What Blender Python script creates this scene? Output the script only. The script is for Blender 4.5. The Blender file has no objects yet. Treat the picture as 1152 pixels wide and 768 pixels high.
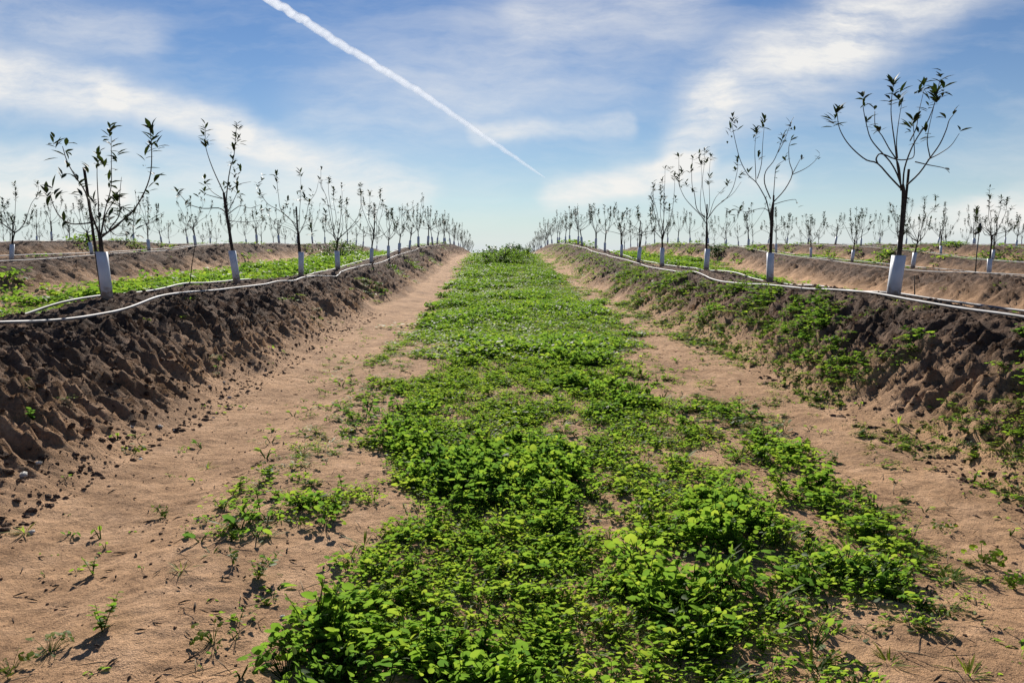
import bpy, math, random
import numpy as np
random.seed(11); RNG = np.random.default_rng(11)
R = math.radians
scene = bpy.context.scene
C = scene.collection

# ------------------------------------------------------------------ frame of reference
EYE = 1.10                      # camera height above the alley floor
FPX = 887.0                     # focal length in photograph pixels
PITCH = math.atan((384-284)/FPX)
YAW = math.atan((576-562)/FPX)
ROW_R = [3.8+7.3*k for k in range(8)]
ROW_L = [-3.5-7.3*k for k in range(8)]
ROWS = np.array(ROW_L[::-1]+ROW_R)
SUN_EL, SUN_AZ = R(29), R(-8)

# ------------------------------------------------------------------ noise
def _hash(ix, iy, seed):
    n = (ix.astype(np.int64)*374761393 + iy.astype(np.int64)*668265263 + seed*1274126177) & 0xffffffff
    n = ((n ^ (n >> 13))*1274126177) & 0xffffffff
    n = ((n ^ (n >> 16))*2246822519) & 0xffffffff
    return ((n ^ (n >> 15)) & 0xffff)/65535.0*2-1
def vnoise(x, y, seed=0):
    x = np.asarray(x, float); y = np.asarray(y, float)
    ix = np.floor(x); iy = np.floor(y); fx = x-ix; fy = y-iy
    fx = fx*fx*fx*(fx*(fx*6-15)+10); fy = fy*fy*fy*(fy*(fy*6-15)+10)
    a = _hash(ix, iy, seed); b = _hash(ix+1, iy, seed); c = _hash(ix, iy+1, seed); d = _hash(ix+1, iy+1, seed)
    return (a*(1-fx)+b*fx)*(1-fy)+(c*(1-fx)+d*fx)*fy
def fbm(x, y, seed=0, octv=3):
    s = 0; a = .5; f = 1
    for k in range(octv):
        s = s+a*vnoise(x*f+17.3*k, y*f-9.1*k, seed+k); a *= .5; f *= 2.03
    return s
def sstep(a, b, x):
    t = np.clip((np.asarray(x, float)-a)/(b-a), 0, 1); return t*t*(3-2*t)

# ------------------------------------------------------------------ terrain
_ky = np.array([-60, -20, 0, 7, 11, 14.5, 18, 21.5, 25, 28.5, 32, 36, 40, 45, 50, 55, 60, 70, 90, 120, 200, 400, 700], float)
_kz = np.array([-.6, -.55, -.47, -.43, -.42, -.37, -.30, -.23, -.10, .02, .17, .33, .43, .52, .56, .57, .54, .33, -.35, -1.6, -6, -14, -20], float)
_fy = np.arange(-60, 700, .5)
_fz = np.interp(_fy, _ky, _kz)
_kern = np.hanning(15); _kern /= _kern.sum()
_fz = np.convolve(np.pad(_fz, 7, 'edge'), _kern, 'valid')
def berm_profile(x, y):
    """0 on the alley floors, 1 on the flat top of a planting berm; wavering toes"""
    wob = .16*vnoise(x*0+y*.45, np.sign(x)*3.3+np.round(x/7.3)*5, 5)+.07*vnoise(y*1.7, np.round(x/7.3)*5., 6)
    p = np.min(np.abs(np.asarray(x)[..., None]-ROWS), axis=-1)
    t = np.clip((1.29+wob-p)/1.16, 0, 1)
    foot = np.clip((1.52+wob-p)/.95, 0, 1); foot = foot*foot*(3-2*foot)
    return .90*(t*t*(3-2*t)*.3+.7*(1-(1-t)**1.25))+.10*foot
def height(x, y, detail=True):
    x = np.asarray(x, float); y = np.asarray(y, float)
    base = np.interp(y, _fy, _fz)
    cross = -.0235*np.sign(x)*np.maximum(np.abs(x)-4, 0)*(1-sstep(26, 48, y))
    cross = np.where(x < 0, (.20*sstep(3.6, 6.2, -x)+.0235*np.maximum(-x-10.8, 0))*(1-sstep(26, 48, y)), cross)
    cross = np.clip(cross, -1.2, 1.2)
    p = berm_profile(x, y)
    H = .65+.06*vnoise(y*.13, np.round(x/7.3)*3., 8)
    z = EYE+base+cross-.695+H*p
    z = z+.05*fbm(x*.35, y*.35, 20, 2)
    if detail:
        m = sstep(.02, .35, p)
        top = sstep(.8, 1., p)
        dn = sstep(.02, .3, p)*(1-.75*top)
        sx = np.where(x < 0, 1, -1)
        warp = .25*vnoise(x*2.1, y*2.1, 34)
        u, w_ = x+.2*warp, y+warp+.15*sx*x
        clod = .05*fbm(x*1.7, y*1.9, 31, 2)+(.022*vnoise(u*1.6, w_*6.5, 32)+.028*vnoise(u*3.0+7, w_*12, 38)+.030*vnoise(u*5.5, w_*21, 39)+.012*vnoise(u*12, w_*36, 47))*(.35+.65*dn)
        lump = vnoise(x*8, y*9, 33); lump2 = vnoise(x*19, y*21, 35)
        gsel = fbm(x*.9, y*.9, 46, 2)*3-.3
        l3 = vnoise(x*12.5, y*13.5, 44)
        clod = clod+(.03+.07*np.clip(gsel, 0, 1))*np.maximum(lump-.25, -.04)+.035*np.maximum(l3-.2, -.05)+.050*np.maximum(lump2-.15, -.1)+.026*vnoise(x*37, y*39, 36)
        gully = np.maximum(fbm(x*1.1+3, y*1.3, 37, 2)-.15, 0)
        clod = clod-.12*gully*(1-top)-.01
        z = z+m*clod*(1-.45*top)
        fl = .016*fbm(x*1.7, y*1.1, 40, 2)+.005*vnoise(x*7, y*6, 42)+.006*vnoise(x*21, y*22, 43)+.012*np.maximum(vnoise(x*13, y*14, 45)-.45, 0)
        rut = -.035*np.exp(-((x+1.6)/.26)**2)-.03*np.exp(-((x-1.85)/.24)**2)+.015*np.exp(-((x+1.1)/.18)**2)
        z = z+(1-m)*(fl+rut)
    return z
def hz(x, y, detail=True):
    return float(height(np.array([x]), np.array([y]), detail)[0])

# ------------------------------------------------------------------ camera
cam_d = bpy.data.cameras.new('camera'); cam = bpy.data.objects.new('camera', cam_d); C.objects.link(cam)
cam_d.sensor_width = 36; cam_d.lens = FPX/1152*36; cam_d.clip_start = .05; cam_d.clip_end = 80000
cam.location = (0, 0, EYE); cam.rotation_euler = (R(90)-PITCH, 0, -YAW)
scene.camera = cam
def ray(px, py):
    """direction of the photograph's pixel in the world"""
    cx, cz = (px-576)/FPX, (384-py)/FPX
    y = math.cos(PITCH)+cz*math.sin(PITCH); z = -math.sin(PITCH)+cz*math.cos(PITCH); x = cx
    return (x*math.cos(YAW)+y*math.sin(YAW), -x*math.sin(YAW)+y*math.cos(YAW), z)
def spot(px, py):
    """where the ground stands under that pixel"""
    d = ray(px, py); t = .8
    while t < 90:
        x, y, z = d[0]*t, d[1]*t, EYE+d[2]*t
        if z < hz(x, y, False): return x, y
        t *= 1.01
    return d[0]*60, d[1]*60

# ------------------------------------------------------------------ materials
def mat(name):
    m = bpy.data.materials.new(name); m.use_nodes = True
    nt = m.node_tree; nt.nodes.clear()
    return m, nt, nt.nodes, nt.links
def nd(ns, kind, **kw):
    n = ns.new(kind)
    for k, v in kw.items():
        if k in n.inputs.keys() if isinstance(k, str) else False: n.inputs[k].default_value = v
        else: setattr(n, k, v)
    return n
def ramp(ns, stops):
    r = ns.new('ShaderNodeValToRGB'); e = r.color_ramp.elements
    while len(e) < len(stops): e.new(.5)
    for q, (p, c) in zip(e, stops):
        q.position = p; q.color = (c[0], c[1], c[2], 1) if not isinstance(c, (int, float)) else (c, c, c, 1)
    return r

def ground_mat():
    m, nt, ns, ln = mat('soil')
    out = ns.new('ShaderNodeOutputMaterial'); b = ns.new('ShaderNodeBsdfPrincipled')
    b.inputs['Roughness'].default_value = .95; b.inputs['Specular IOR Level'].default_value = .15
    tc = ns.new('ShaderNodeTexCoord'); at = ns.new('ShaderNodeAttribute'); at.attribute_name = 'berm'
    def noise(scale, det=4, rough=.6):
        n = ns.new('ShaderNodeTexNoise'); n.inputs['Scale'].default_value = scale
        n.inputs['Detail'].default_value = det; n.inputs['Roughness'].default_value = rough
        ln.new(tc.outputs['Object'], n.inputs['Vector']); return n
    big, mid, fin, grit = noise(.7, 3), noise(5, 5), noise(38, 4, .7), noise(160, 3, .7)
    sand = ramp(ns, [(.25, (.40, .232, .122)), (.5, (.55, .332, .182)), (.75, (.68, .43, .255))])
    ln.new(mid.outputs['Fac'], sand.inputs['Fac'])
    soil = ramp(ns, [(.28, (.070, .045, .032)), (.5, (.148, .094, .064)), (.72, (.32, .20, .130))])
    ln.new(mid.outputs['Fac'], soil.inputs['Fac'])
    # mask of berm soil with a ragged edge
    mm = ns.new('ShaderNodeMath'); mm.operation = 'MULTIPLY_ADD'; mm.inputs[1].default_value = .9; 
    ln.new(big.outputs['Fac'], mm.inputs[0]); mm.inputs[2].default_value = -.45
    ad = ns.new('ShaderNodeMath'); ad.operation = 'ADD'; ln.new(mm.outputs[0], ad.inputs[0]); ln.new(at.outputs['Fac'], ad.inputs[1])
    mr = ns.new('ShaderNodeMapRange'); mr.inputs['From Min'].default_value = .05; mr.inputs['From Max'].default_value = .75
    ln.new(ad.outputs[0], mr.inputs['Value'])
    mx = ns.new('ShaderNodeMix'); mx.data_type = 'RGBA'
    ln.new(mr.outputs[0], mx.inputs['Factor']); ln.new(sand.outputs[0], mx.inputs[6]); ln.new(soil.outputs[0], mx.inputs[7])
    g = ramp(ns, [(.3, .52), (.5, 1.0), (.72, 1.28)]); ln.new(fin.outputs['Fac'], g.inputs['Fac'])
    mu = ns.new('ShaderNodeMix'); mu.data_type = 'RGBA'; mu.blend_type = 'MULTIPLY'; mu.inputs['Factor'].default_value = .75
    ln.new(mx.outputs[2], mu.inputs[6]); ln.new(g.outputs[0], mu.inputs[7])
    pat = noise(1.9, 4, .6); pr = ramp(ns, [(.33, (.74, .72, .70)), (.55, (1, 1, 1)), (.75, (1.08, 1.06, 1.03))]); ln.new(pat.outputs['Fac'], pr.inputs['Fac'])
    mp = ns.new('ShaderNodeMix'); mp.data_type = 'RGBA'; mp.blend_type = 'MULTIPLY'; mp.inputs['Factor'].default_value = 1; ln.new(mu.outputs[2], mp.inputs[6]); ln.new(pr.outputs[0], mp.inputs[7])
    ln.new(mp.outputs[2], b.inputs['Base Color'])
    cl = noise(15, 5, .65)
    hm = ns.new('ShaderNodeMath'); hm.operation = 'MULTIPLY'; ln.new(cl.outputs['Fac'], hm.inputs[0]); ln.new(mr.outputs[0], hm.inputs[1])
    b0 = ns.new('ShaderNodeBump'); b0.inputs['Strength'].default_value = .9; b0.inputs['Distance'].default_value = .06; ln.new(hm.outputs[0], b0.inputs['Height'])
    b1 = ns.new('ShaderNodeBump'); ln.new(b0.outputs[0], b1.inputs['Normal']); b1.inputs['Strength'].default_value = .85; b1.inputs['Distance'].default_value = .03
    ln.new(fin.outputs['Fac'], b1.inputs['Height'])
    b2 = ns.new('ShaderNodeBump'); b2.inputs['Strength'].default_value = .8; b2.inputs['Distance'].default_value = .012
    ln.new(grit.outputs['Fac'], b2.inputs['Height']); ln.new(b1.outputs[0], b2.inputs['Normal'])
    ln.new(b2.outputs[0], b.inputs['Normal'])
    ln.new(b.outputs[0], out.inputs[0]); return m

def leaf_mat(name, lo, mid, hi, trans, rough=.42, spec=.5, tcol=None, tmul=1.6):
    """leaf: reflective front and light passing through it; hue from a per leaf attribute"""
    m, nt, ns, ln = mat(name)
    out = ns.new('ShaderNodeOutputMaterial'); b = ns.new('ShaderNodeBsdfPrincipled'); t = ns.new('ShaderNodeBsdfTranslucent')
    at = ns.new('ShaderNodeAttribute'); at.attribute_name = 'tint'
    r = ramp(ns, [(.0, lo), (.5, mid), (1., hi)]); ln.new(at.outputs['Fac'], r.inputs['Fac'])
    ln.new(r.outputs[0], b.inputs['Base Color']); b.inputs['Roughness'].default_value = rough; b.inputs['Specular IOR Level'].default_value = spec
    mu = ns.new('ShaderNodeMix'); mu.data_type = 'RGBA'; mu.blend_type = 'MULTIPLY'; mu.inputs['Factor'].default_value = 1
    ln.new(r.outputs[0], mu.inputs[6]); c = tcol or (1.25*tmul, 1.5*tmul, .45*tmul); mu.inputs[7].default_value = (*c, 1)
    ln.new(mu.outputs[2], t.inputs['Color'])
    mx = ns.new('ShaderNodeMixShader'); mx.inputs[0].default_value = trans
    ln.new(b.outputs[0], mx.inputs[1]); ln.new(t.outputs[0], mx.inputs[2]); ln.new(mx.outputs[0], out.inputs[0]); return m

def plain(name, col, rough=.7, spec=.4, var=.25, scale=30, bump=.0, dark=None, coord='Object'):
    m, nt, ns, ln = mat(name)
    out = ns.new('ShaderNodeOutputMaterial'); b = ns.new('ShaderNodeBsdfPrincipled'); tc = ns.new('ShaderNodeTexCoord')
    n = ns.new('ShaderNodeTexNoise'); n.inputs['Scale'].default_value = scale; n.inputs['Detail'].default_value = 5
    ln.new(tc.outputs[coord], n.inputs['Vector'])
    d = dark or tuple(c*(1-var) for c in col)
    r = ramp(ns, [(.32, d), (.62, col)]); ln.new(n.outputs['Fac'], r.inputs['Fac']); ln.new(r.outputs[0], b.inputs['Base Color'])
    b.inputs['Roughness'].default_value = rough; b.inputs['Specular IOR Level'].default_value = spec
    if bump:
        bp = ns.new('ShaderNodeBump'); bp.inputs['Strength'].default_value = .6; bp.inputs['Distance'].default_value = bump
        ln.new(n.outputs['Fac'], bp.inputs['Height']); ln.new(bp.outputs[0], b.inputs['Normal'])
    ln.new(b.outputs[0], out.inputs[0]); return m

M_SOIL = ground_mat()
M_WEED = leaf_mat('weed_leaf', (.035, .080, .014), (.068, .130, .014), (.125, .180, .020), .60, .55, .13, tcol=(2.95, 2.65, 2.3))
M_TREE = leaf_mat('tree_leaf', (.012, .020, .010), (.021, .034, .013), (.040, .052, .017), .18, .6, .25, tmul=1.4)
M_BUSH = leaf_mat('bush_leaf', (.022, .045, .014), (.040, .080, .020), (.07, .11, .025), .35, .5, .4, tmul=1.8)
M_BARK = plain('bark', (.060, .048, .040), .85, .2, .5, 45, .004)
M_TWIG = plain('green_bark', (.060, .052, .042), .7, .3, .4, 60)
M_STAKE = plain('stake_wood', (.055, .042, .034), .85, .2, .5, 40, .003)
M_GUARD = plain('guard_plastic', (.66, .69, .75), .5, .4, .12, 9, dark=(.54, .56, .62))
def splash(m):
    """mud splashed up the foot of the sleeve"""
    nt = m.node_tree; ns = nt.nodes; ln = nt.links; b = [n for n in ns if n.type == 'BSDF_PRINCIPLED'][0]; src = b.inputs['Base Color'].links[0].from_socket
    tc = ns.new('ShaderNodeTexCoord'); sp = ns.new('ShaderNodeSeparateXYZ'); ln.new(tc.outputs['Object'], sp.inputs[0])
    n = ns.new('ShaderNodeTexNoise'); n.inputs['Scale'].default_value = 28; n.inputs['Detail'].default_value = 6; ln.new(tc.outputs['Object'], n.inputs['Vector'])
    a = ns.new('ShaderNodeMath'); a.operation = 'MULTIPLY_ADD'; ln.new(n.outputs['Fac'], a.inputs[0]); a.inputs[1].default_value = -.30; ln.new(sp.outputs[2], a.inputs[2])
    mr = ns.new('ShaderNodeMapRange'); mr.inputs['From Min'].default_value = -.10; mr.inputs['From Max'].default_value = -.02; mr.inputs['To Min'].default_value = .8; mr.inputs['To Max'].default_value = 0; ln.new(a.outputs[0], mr.inputs['Value'])
    mx = ns.new('ShaderNodeMix'); mx.data_type = 'RGBA'; ln.new(mr.outputs[0], mx.inputs['Factor']); ln.new(src, mx.inputs[6]); mx.inputs[7].default_value = (.26, .17, .11, 1); ln.new(mx.outputs[2], b.inputs['Base Color'])
splash(M_GUARD)
M_HOSE = plain('hose_plastic', (.36, .36, .37), .55, .3, .2, 5, dark=(.15, .13, .12))
M_STONE = plain('pale_stone', (.62, .60, .56), .8, .3, .4, 25, .004)
M_CLOD = plain('dark_clod', (.14, .095, .068), .95, .1, .45, 30, .006)
M_LITTER = plain('dry_litter', (.055, .042, .032), .9, .1, .5, 30)
M_METAL = plain('dark_fitting', (.05, .055, .06), .5, .5, .3, 30)
M_STRAW = plain('dry_stalk', (.30, .22, .13), .8, .2, .4, 30)

# ------------------------------------------------------------------ mesh helpers
def mesh_from(name, verts, faces_flat, sizes, material, smooth=True, tint=None, attr='tint'):
    me = bpy.data.meshes.new(name)
    nv, nf, nl = len(verts), len(sizes), len(faces_flat)
    me.vertices.add(nv); me.loops.add(nl); me.polygons.add(nf)
    me.vertices.foreach_set('co', np.asarray(verts, np.float32).ravel())
    me.loops.foreach_set('vertex_index', np.asarray(faces_flat, np.int32))
    st = np.concatenate([[0], np.cumsum(sizes)[:-1]]).astype(np.int32) if nf else np.zeros(0, np.int32)
    me.polygons.foreach_set('loop_start', st)
    me.polygons.foreach_set('loop_total', np.asarray(sizes, np.int32))
    me.polygons.foreach_set('use_smooth', np.full(nf, smooth, bool))
    if tint is not None:
        a = me.attributes.new(attr, 'FLOAT', 'POINT'); a.data.foreach_set('value', np.asarray(tint, np.float32))
    me.materials.append(material); me.update(calc_edges=True); me.validate()
    return me
class MB:
    """collects pieces of one mesh"""
    def __init__(s): s.v = []; s.f = []; s.n = []; s.t = []; s.o = 0
    def add(s, v, faces, tint=0.5):
        v = np.asarray(v, float); s.v.append(v)
        for f in faces: s.f.extend([i+s.o for i in f]); s.n.append(len(f))
        s.t.append(np.full(len(v), tint) if np.isscalar(tint) else np.asarray(tint)); s.o += len(v)
    def tube(s, pts, radii, sides=6, tint=.5, cap=True):
        pts = np.asarray(pts, float); n = len(pts)
        d = np.gradient(pts, axis=0); d /= np.linalg.norm(d, axis=1)[:, None]+1e-9
        ref = np.array([0, 1., 0]) if abs(d[:, 1]).mean() < .8 else np.array([0, 0, 1.])
        v = []
        for i in range(n):
            a = np.cross(d[i], ref); a /= np.linalg.norm(a)+1e-9; b = np.cross(d[i], a)
            for k in range(sides):
                w = 2*math.pi*k/sides; v.append(pts[i]+radii[i]*(a*math.cos(w)+b*math.sin(w)))
        fs = [(i*sides+k, i*sides+(k+1) % sides, (i+1)*sides+(k+1) % sides, (i+1)*sides+k) for i in range(n-1) for k in range(sides)]
        if cap: fs += [tuple(range(sides))[::-1], tuple((n-1)*sides+k for k in range(sides))]
        s.add(v, fs, tint)
    def mesh(s, name, m, smooth=True, attr='tint'):
        return mesh_from(name, np.concatenate(s.v), s.f, s.n, m, smooth, np.concatenate(s.t), attr)
def link(name, me, parent=None):
    o = bpy.data.objects.new(name, me); C.objects.link(o)
    if parent: o.parent = parent
    return o
def tag(o, label=None, cat=None, group=None, kind=None):
    if label: o['label'] = label
    if cat: o['category'] = cat
    if group: o['group'] = group
    if kind: o['kind'] = kind
    return o
def smooth_line(pts, n=14):
    """Catmull-Rom through the points"""
    P = np.asarray(pts, float)
    if len(P) < 3: return np.array([P[0]+(P[-1]-P[0])*t for t in np.linspace(0, 1, 4)])
    Q = np.vstack([2*P[0]-P[1], P, 2*P[-1]-P[-2]]); out = []
    seg = max(3, n//(len(P)-1))
    for i in range(len(P)-1):
        a, b, c, d = Q[i:i+4]
        for t in np.linspace(0, 1, seg, endpoint=False):
            out.append(.5*(2*b+(c-a)*t+(2*a-5*b+4*c-d)*t*t+(3*b-a-3*c+d)*t**3))
    out.append(P[-1]); return np.array(out)

# ------------------------------------------------------------------ ground sheet, split along the toes of the berms
def build_ground():
    xs = [np.arange(-4.9, 5.2, .025)]
    xs += [np.arange(5.2, 14, .055), -np.arange(4.9, 14, .055)[1:], np.arange(14, 46, .13), -np.arange(14, 46, .13), 46*1.12**np.arange(0, 23), -46*1.12**np.arange(0, 23)]
    x = np.unique(np.round(np.concatenate(xs), 4))
    ya = np.concatenate([-60*np.linspace(1, 0, 60, endpoint=False)**1.6, np.linspace(0, 1.5, 30, endpoint=False), 1.5*1.0047**np.arange(0, 849), [80]])
    ya = ya[ya < 80]; y = np.concatenate([ya, 80*1.045**np.arange(0, 48)]); y = np.unique(np.round(y, 4))
    X, Y = np.meshgrid(x, y); Z = height(X, Y)
    P = berm_profile(X, Y)
    nx, ny = len(x), len(y)
    V = np.stack([X, Y, Z], -1).reshape(-1, 3); idx = np.arange(nx*ny).reshape(ny, nx)
    xm = .5*(x[1:]+x[:-1]); near = np.argmin(np.abs(xm[:, None]-ROWS), axis=1); inb = np.abs(xm-ROWS[near]) < 1.2
    def piece(name, cols, r0=0, r1=ny-1):
        q = np.stack([idx[r0:r1, :-1][:, cols], idx[r0:r1, 1:][:, cols], idx[r0+1:r1+1, 1:][:, cols], idx[r0+1:r1+1, :-1][:, cols]], -1).reshape(-1, 4)
        u, inv = np.unique(q, return_inverse=True)
        me = mesh_from(name, V[u], inv.reshape(-1), np.full(len(q), 4), M_SOIL, True, P.reshape(-1)[u], 'berm')
        return link(name, me)
    cut = int(np.searchsorted(y, 75))
    # one sheet to the horizon; the berms up to the crest carry their own name
    flat = piece('ground', np.where(~inb)[0])
    tag(flat, 'sandy reddish alley floors between the planting berms', None, None, 'structure')
    names = {3: 'far ', 2: 'third ', 1: 'second ', 0: ''}
    for i, rx in enumerate(ROWS):
        k = int(round((abs(rx)-3.6)/7.3)); side = 'left' if rx < 0 else 'right'
        o = piece('earth_berm', np.where(inb & (near == i))[0])
        tag(o, 'dark crumbly soil berm, %s row to the %s of the grass strip' % (['first', 'second', 'third', 'fourth', 'fifth', 'sixth', 'seventh', 'eighth'][k], side), None, 'soil berms of the orchard', 'structure')
build_ground()

# ------------------------------------------------------------------ weeds
def leaf_blade(L, W, kind='round', droop=0., fold=.25):
    """a blade in the xz frame: root at the origin, along +y, normal +z"""
    if kind == 'round':
        ys = [0, .16, .5, .8, 1]; ws = [.10, .42, .5, .36, 0]
    elif kind == 'lance':
        ys = [0, .25, .55, .8, 1]; ws = [.03, .38, .5, .27, 0]
    else:
        ys = [0, .3, .6, .85, 1]; ws = [.35, .5, .4, .25, 0]
    v = []; f = []
    for a, w in zip(ys, ws):
        z = -droop*a*a*L; e = fold*w*W
        v += [(-w*W, a*L, z+e), (0, a*L, z), (w*W, a*L, z+e)]
    for i in range(len(ys)-1):
        k = 3*i; f += [(k, k+1, k+4, k+3), (k+1, k+2, k+5, k+4)]
    return np.array(v), f
def lobed_blade(L, W, droop=.2):
    """a rounded, wavy blade like a mallow's: a fan about a centre"""
    n = 9; v = [(0, .45*L, .10*L)]; f = []
    for k in range(n):
        a = -math.pi/2+.35+(2*math.pi-.7)*k/(n-1)
        r = .5*(1+.10*math.cos(3*a+1)) 
        v.append((r*W*math.cos(a), .47*L+r*L*math.sin(a), .04*L*math.sin(4*a)-droop*L*max(0, .5+.5*math.sin(a))**2*.6))
    for k in range(n-1): f.append((0, k+1, k+2))
    return np.array(v), f
def rot(yaw, tilt, roll=0):
    cy, sy = math.cos(yaw), math.sin(yaw); ct, st = math.cos(tilt), math.sin(tilt); cr, sr = math.cos(roll), math.sin(roll)
    Rz = np.array([[cy, -sy, 0], [sy, cy, 0], [0, 0, 1]]); Rx = np.array([[1, 0, 0], [0, ct, -st], [0, st, ct]]); Ry = np.array([[cr, 0, sr], [0, 1, 0], [-sr, 0, cr]])
    return Rz@Rx@Ry
SUNW = rot(0, -.8)             # leaves turn their faces to the sun
def weed_template(seed, kind):
    rs = random.Random(seed); mb = MB()
    if kind == 'mallow':
        n = rs.randint(16, 25); spread = .085; Hh = .13
        for i in range(n):
            a = rs.uniform(0, 6.283); r = spread*math.sqrt(rs.random()); h = Hh*(rs.uniform(.35, 1.05))*(1-.35*r/spread)
            p = np.array([r*math.cos(a), r*math.sin(a), h])
            q = p*.15; q[2] = 0
            mb.tube([q, q*.5+p*.5+np.array([0, 0, .015]), p], [.0016, .0013, .001], 3, .25, False)
            L = rs.uniform(.016, .036); v, f = lobed_blade(L, L*1.08, rs.uniform(0, .3))
            M = SUNW@rot(a-math.pi/2+rs.uniform(-.9, .9), rs.uniform(-.45, .55), rs.uniform(-.4, .4))
            mb.add(v@M.T+p, f, min(1, max(0, rs.gauss(.5, .22))))
    elif kind == 'clover':
        n = rs.randint(26, 38); spread = .075; Hh = .075
        for i in range(n):
            a = rs.uniform(0, 6.283); r = spread*math.sqrt(rs.random()); h = Hh*rs.uniform(.25, 1.1)
            p = np.array([r*math.cos(a), r*math.sin(a), h])
            L = rs.uniform(.011, .022)
            v, f = leaf_blade(L, L*.85, 'round', rs.uniform(-.1, .4), .3)
            M = SUNW@rot(rs.uniform(0, 6.283), rs.uniform(-.5, .6), rs.uniform(-.5, .5))
            mb.add(v@M.T+p, f, min(1, max(0, rs.gauss(.58, .22))))
        for i in range(7):
            a = rs.uniform(0, 6.283); r = spread*.8*rs.random(); p = np.array([r*math.cos(a), r*math.sin(a), Hh*.7])
            mb.tube([p*.2*np.array([1, 1, 0]), p*.6, p], [.0015, .0013, .001], 3, .3, False)
    elif kind == 'spike':
        n = rs.randint(14, 22)
        for i in range(n):
            a = rs.uniform(0, 6.283); L = rs.uniform(.05, .13)
            v, f = leaf_blade(L, L*.085, 'lance', rs.uniform(.1, .6), .2)
            M = rot(a, rs.uniform(.5, 1.35), 0); r = .03*rs.random()
            mb.add(v@M.T+np.array([-r*math.sin(a), r*math.cos(a), 0]), f, min(1, max(0, rs.gauss(.75, .2))))
    elif kind == 'leafy':          # upright branching weed with oval leaves
        for sidx in range(rs.randint(3, 5)):
            a = rs.uniform(0, 6.283); lean = rs.uniform(.1, .6); H = rs.uniform(.09, .2)
            tip = np.array([math.cos(a)*lean*H, math.sin(a)*lean*H, H])
            mb.tube([np.zeros(3), tip*.5+np.array([0, 0, .01]), tip], [.0022, .0018, .001], 3, .3, False)
            for j in range(rs.randint(6, 9)):
                t = rs.uniform(.25, 1); p = tip*t; b = rs.uniform(0, 6.283); L = rs.uniform(.025, .05)*(1.15-.4*t)
                v, f = leaf_blade(L, L*.62, 'round', rs.uniform(0, .4), .25)
                M = SUNW@rot(b, rs.uniform(-.2, .8), rs.uniform(-.3, .3)); mb.add(v@M.T+p, f, min(1, max(0, rs.gauss(.42, .2))))
    else:                          # far tuft: few, larger leaves
        for i in range(15):
            a = rs.uniform(0, 6.283); r = .11*math.sqrt(rs.random()); L = rs.uniform(.03, .055)
            v, f = leaf_blade(L, L*.7, 'round', .2, .3); f = f
            M = rot(0, -.3)@rot(rs.uniform(0, 6.283), rs.uniform(-.7, .8), rs.uniform(-.6, .6))
            mb.add(v@M.T+np.array([r*math.cos(a), r*math.sin(a), rs.uniform(.01, .10)]), f, min(1, max(0, rs.gauss(.55, .22))))
    return np.concatenate(mb.v), np.array(mb.f, np.int64), np.array(mb.n, np.int64), np.concatenate(mb.t)
def seedling(seed):
    rs = random.Random(seed); mb = MB(); h = rs.uniform(.012, .04)
    for i in range(rs.randint(2, 4)):
        a = rs.uniform(0, 6.283); p = np.array([.012*math.cos(a), .012*math.sin(a), h*rs.uniform(.6, 1)])
        mb.tube([(0, 0, -.004), p*.6, p], [.0016, .0013, .001], 3, .1, False)
        L = rs.uniform(.010, .022); v, f = leaf_blade(L, L*.6, 'round', .3, .3); mb.add(v@(SUNW@rot(a-1.57, rs.uniform(-.3, .6), 0)).T+p, f, min(1, max(0, rs.gauss(.35, .3))))
    return np.concatenate(mb.v), np.array(mb.f, np.int64), np.array(mb.n, np.int64), np.concatenate(mb.t)
TPL = {k: [weed_template(100*i+s, k) for s in range(6)] for i, k in enumerate(['mallow', 'clover', 'spike', 'leafy', 'tuft'])}
SUNW = rot(0, -1.2)              # the ones nearest the path stand with steeper leaves
NEAR = {k: [weed_template(100*i+s+50, k) for s in range(6)] for i, k in enumerate(['mallow', 'clover', 'spike', 'leafy'])}
TPL['seedling'] = [seedling(900+i) for i in range(6)]
class Scatter:
    def __init__(s): s.V = []; s.F = []; s.N = []; s.T = []; s.o = 0
    def put(s, kind, x, y, z, sc, yaw, dt=0., sz=1.):
        v, f, n, t = (NEAR if kind in NEAR and y < 3.2+1.6*random.random() else TPL)[kind][random.randrange(6)]
        c, q = math.cos(yaw), math.sin(yaw)
        w = np.empty_like(v); w[:, 0] = x+sc*(c*v[:, 0]-q*v[:, 1]); w[:, 1] = y+sc*(q*v[:, 0]+c*v[:, 1]); w[:, 2] = z+sc*sz*v[:, 2]
        s.V.append(w); s.F.append(f+s.o); s.N.append(n); s.T.append(np.clip(t+dt, 0, 1)); s.o += len(v)
    def build(s, name, m):
        me = mesh_from(name, np.concatenate(s.V), np.concatenate(s.F), np.concatenate(s.N), m, True, np.concatenate(s.T))
        return link(name, me)
_ey = [0, 2.0, 2.7, 4.5, 7.2, 11, 16, 26, 45, 60]
_el = [-.33, -.38, -.50, -.64, -.80, -1.05, -1.22, -1.35, -1.6, -1.8]
_er = [.74, .83, 1.0, 1.20, 1.42, 1.85, 2.1, 2.0, 1.9, 2.0]
def lush(x, y):
    """0..1: patches of tall plants in the strip"""
    return sstep(-.02, .3, fbm(x*1.25+4, y*.75, 60, 3))
def strip_density(x, y):
    l = np.interp(y, _ey, _el); r = np.interp(y, _ey, _er)
    e = .34*fbm(x*2.4, y*1.5, 50, 3)*2
    d = np.minimum(sstep(-.12, .22, x-l+e), sstep(-.25, .35, r-x+e))
    bare = sstep(.02, .22, fbm(x*2.1, y*1.6, 52, 3)-.08+.10*sstep(.3, 1.1, x))
    return d*(1-.75*bare*(1-sstep(5, 12, y)*.9))
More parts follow.
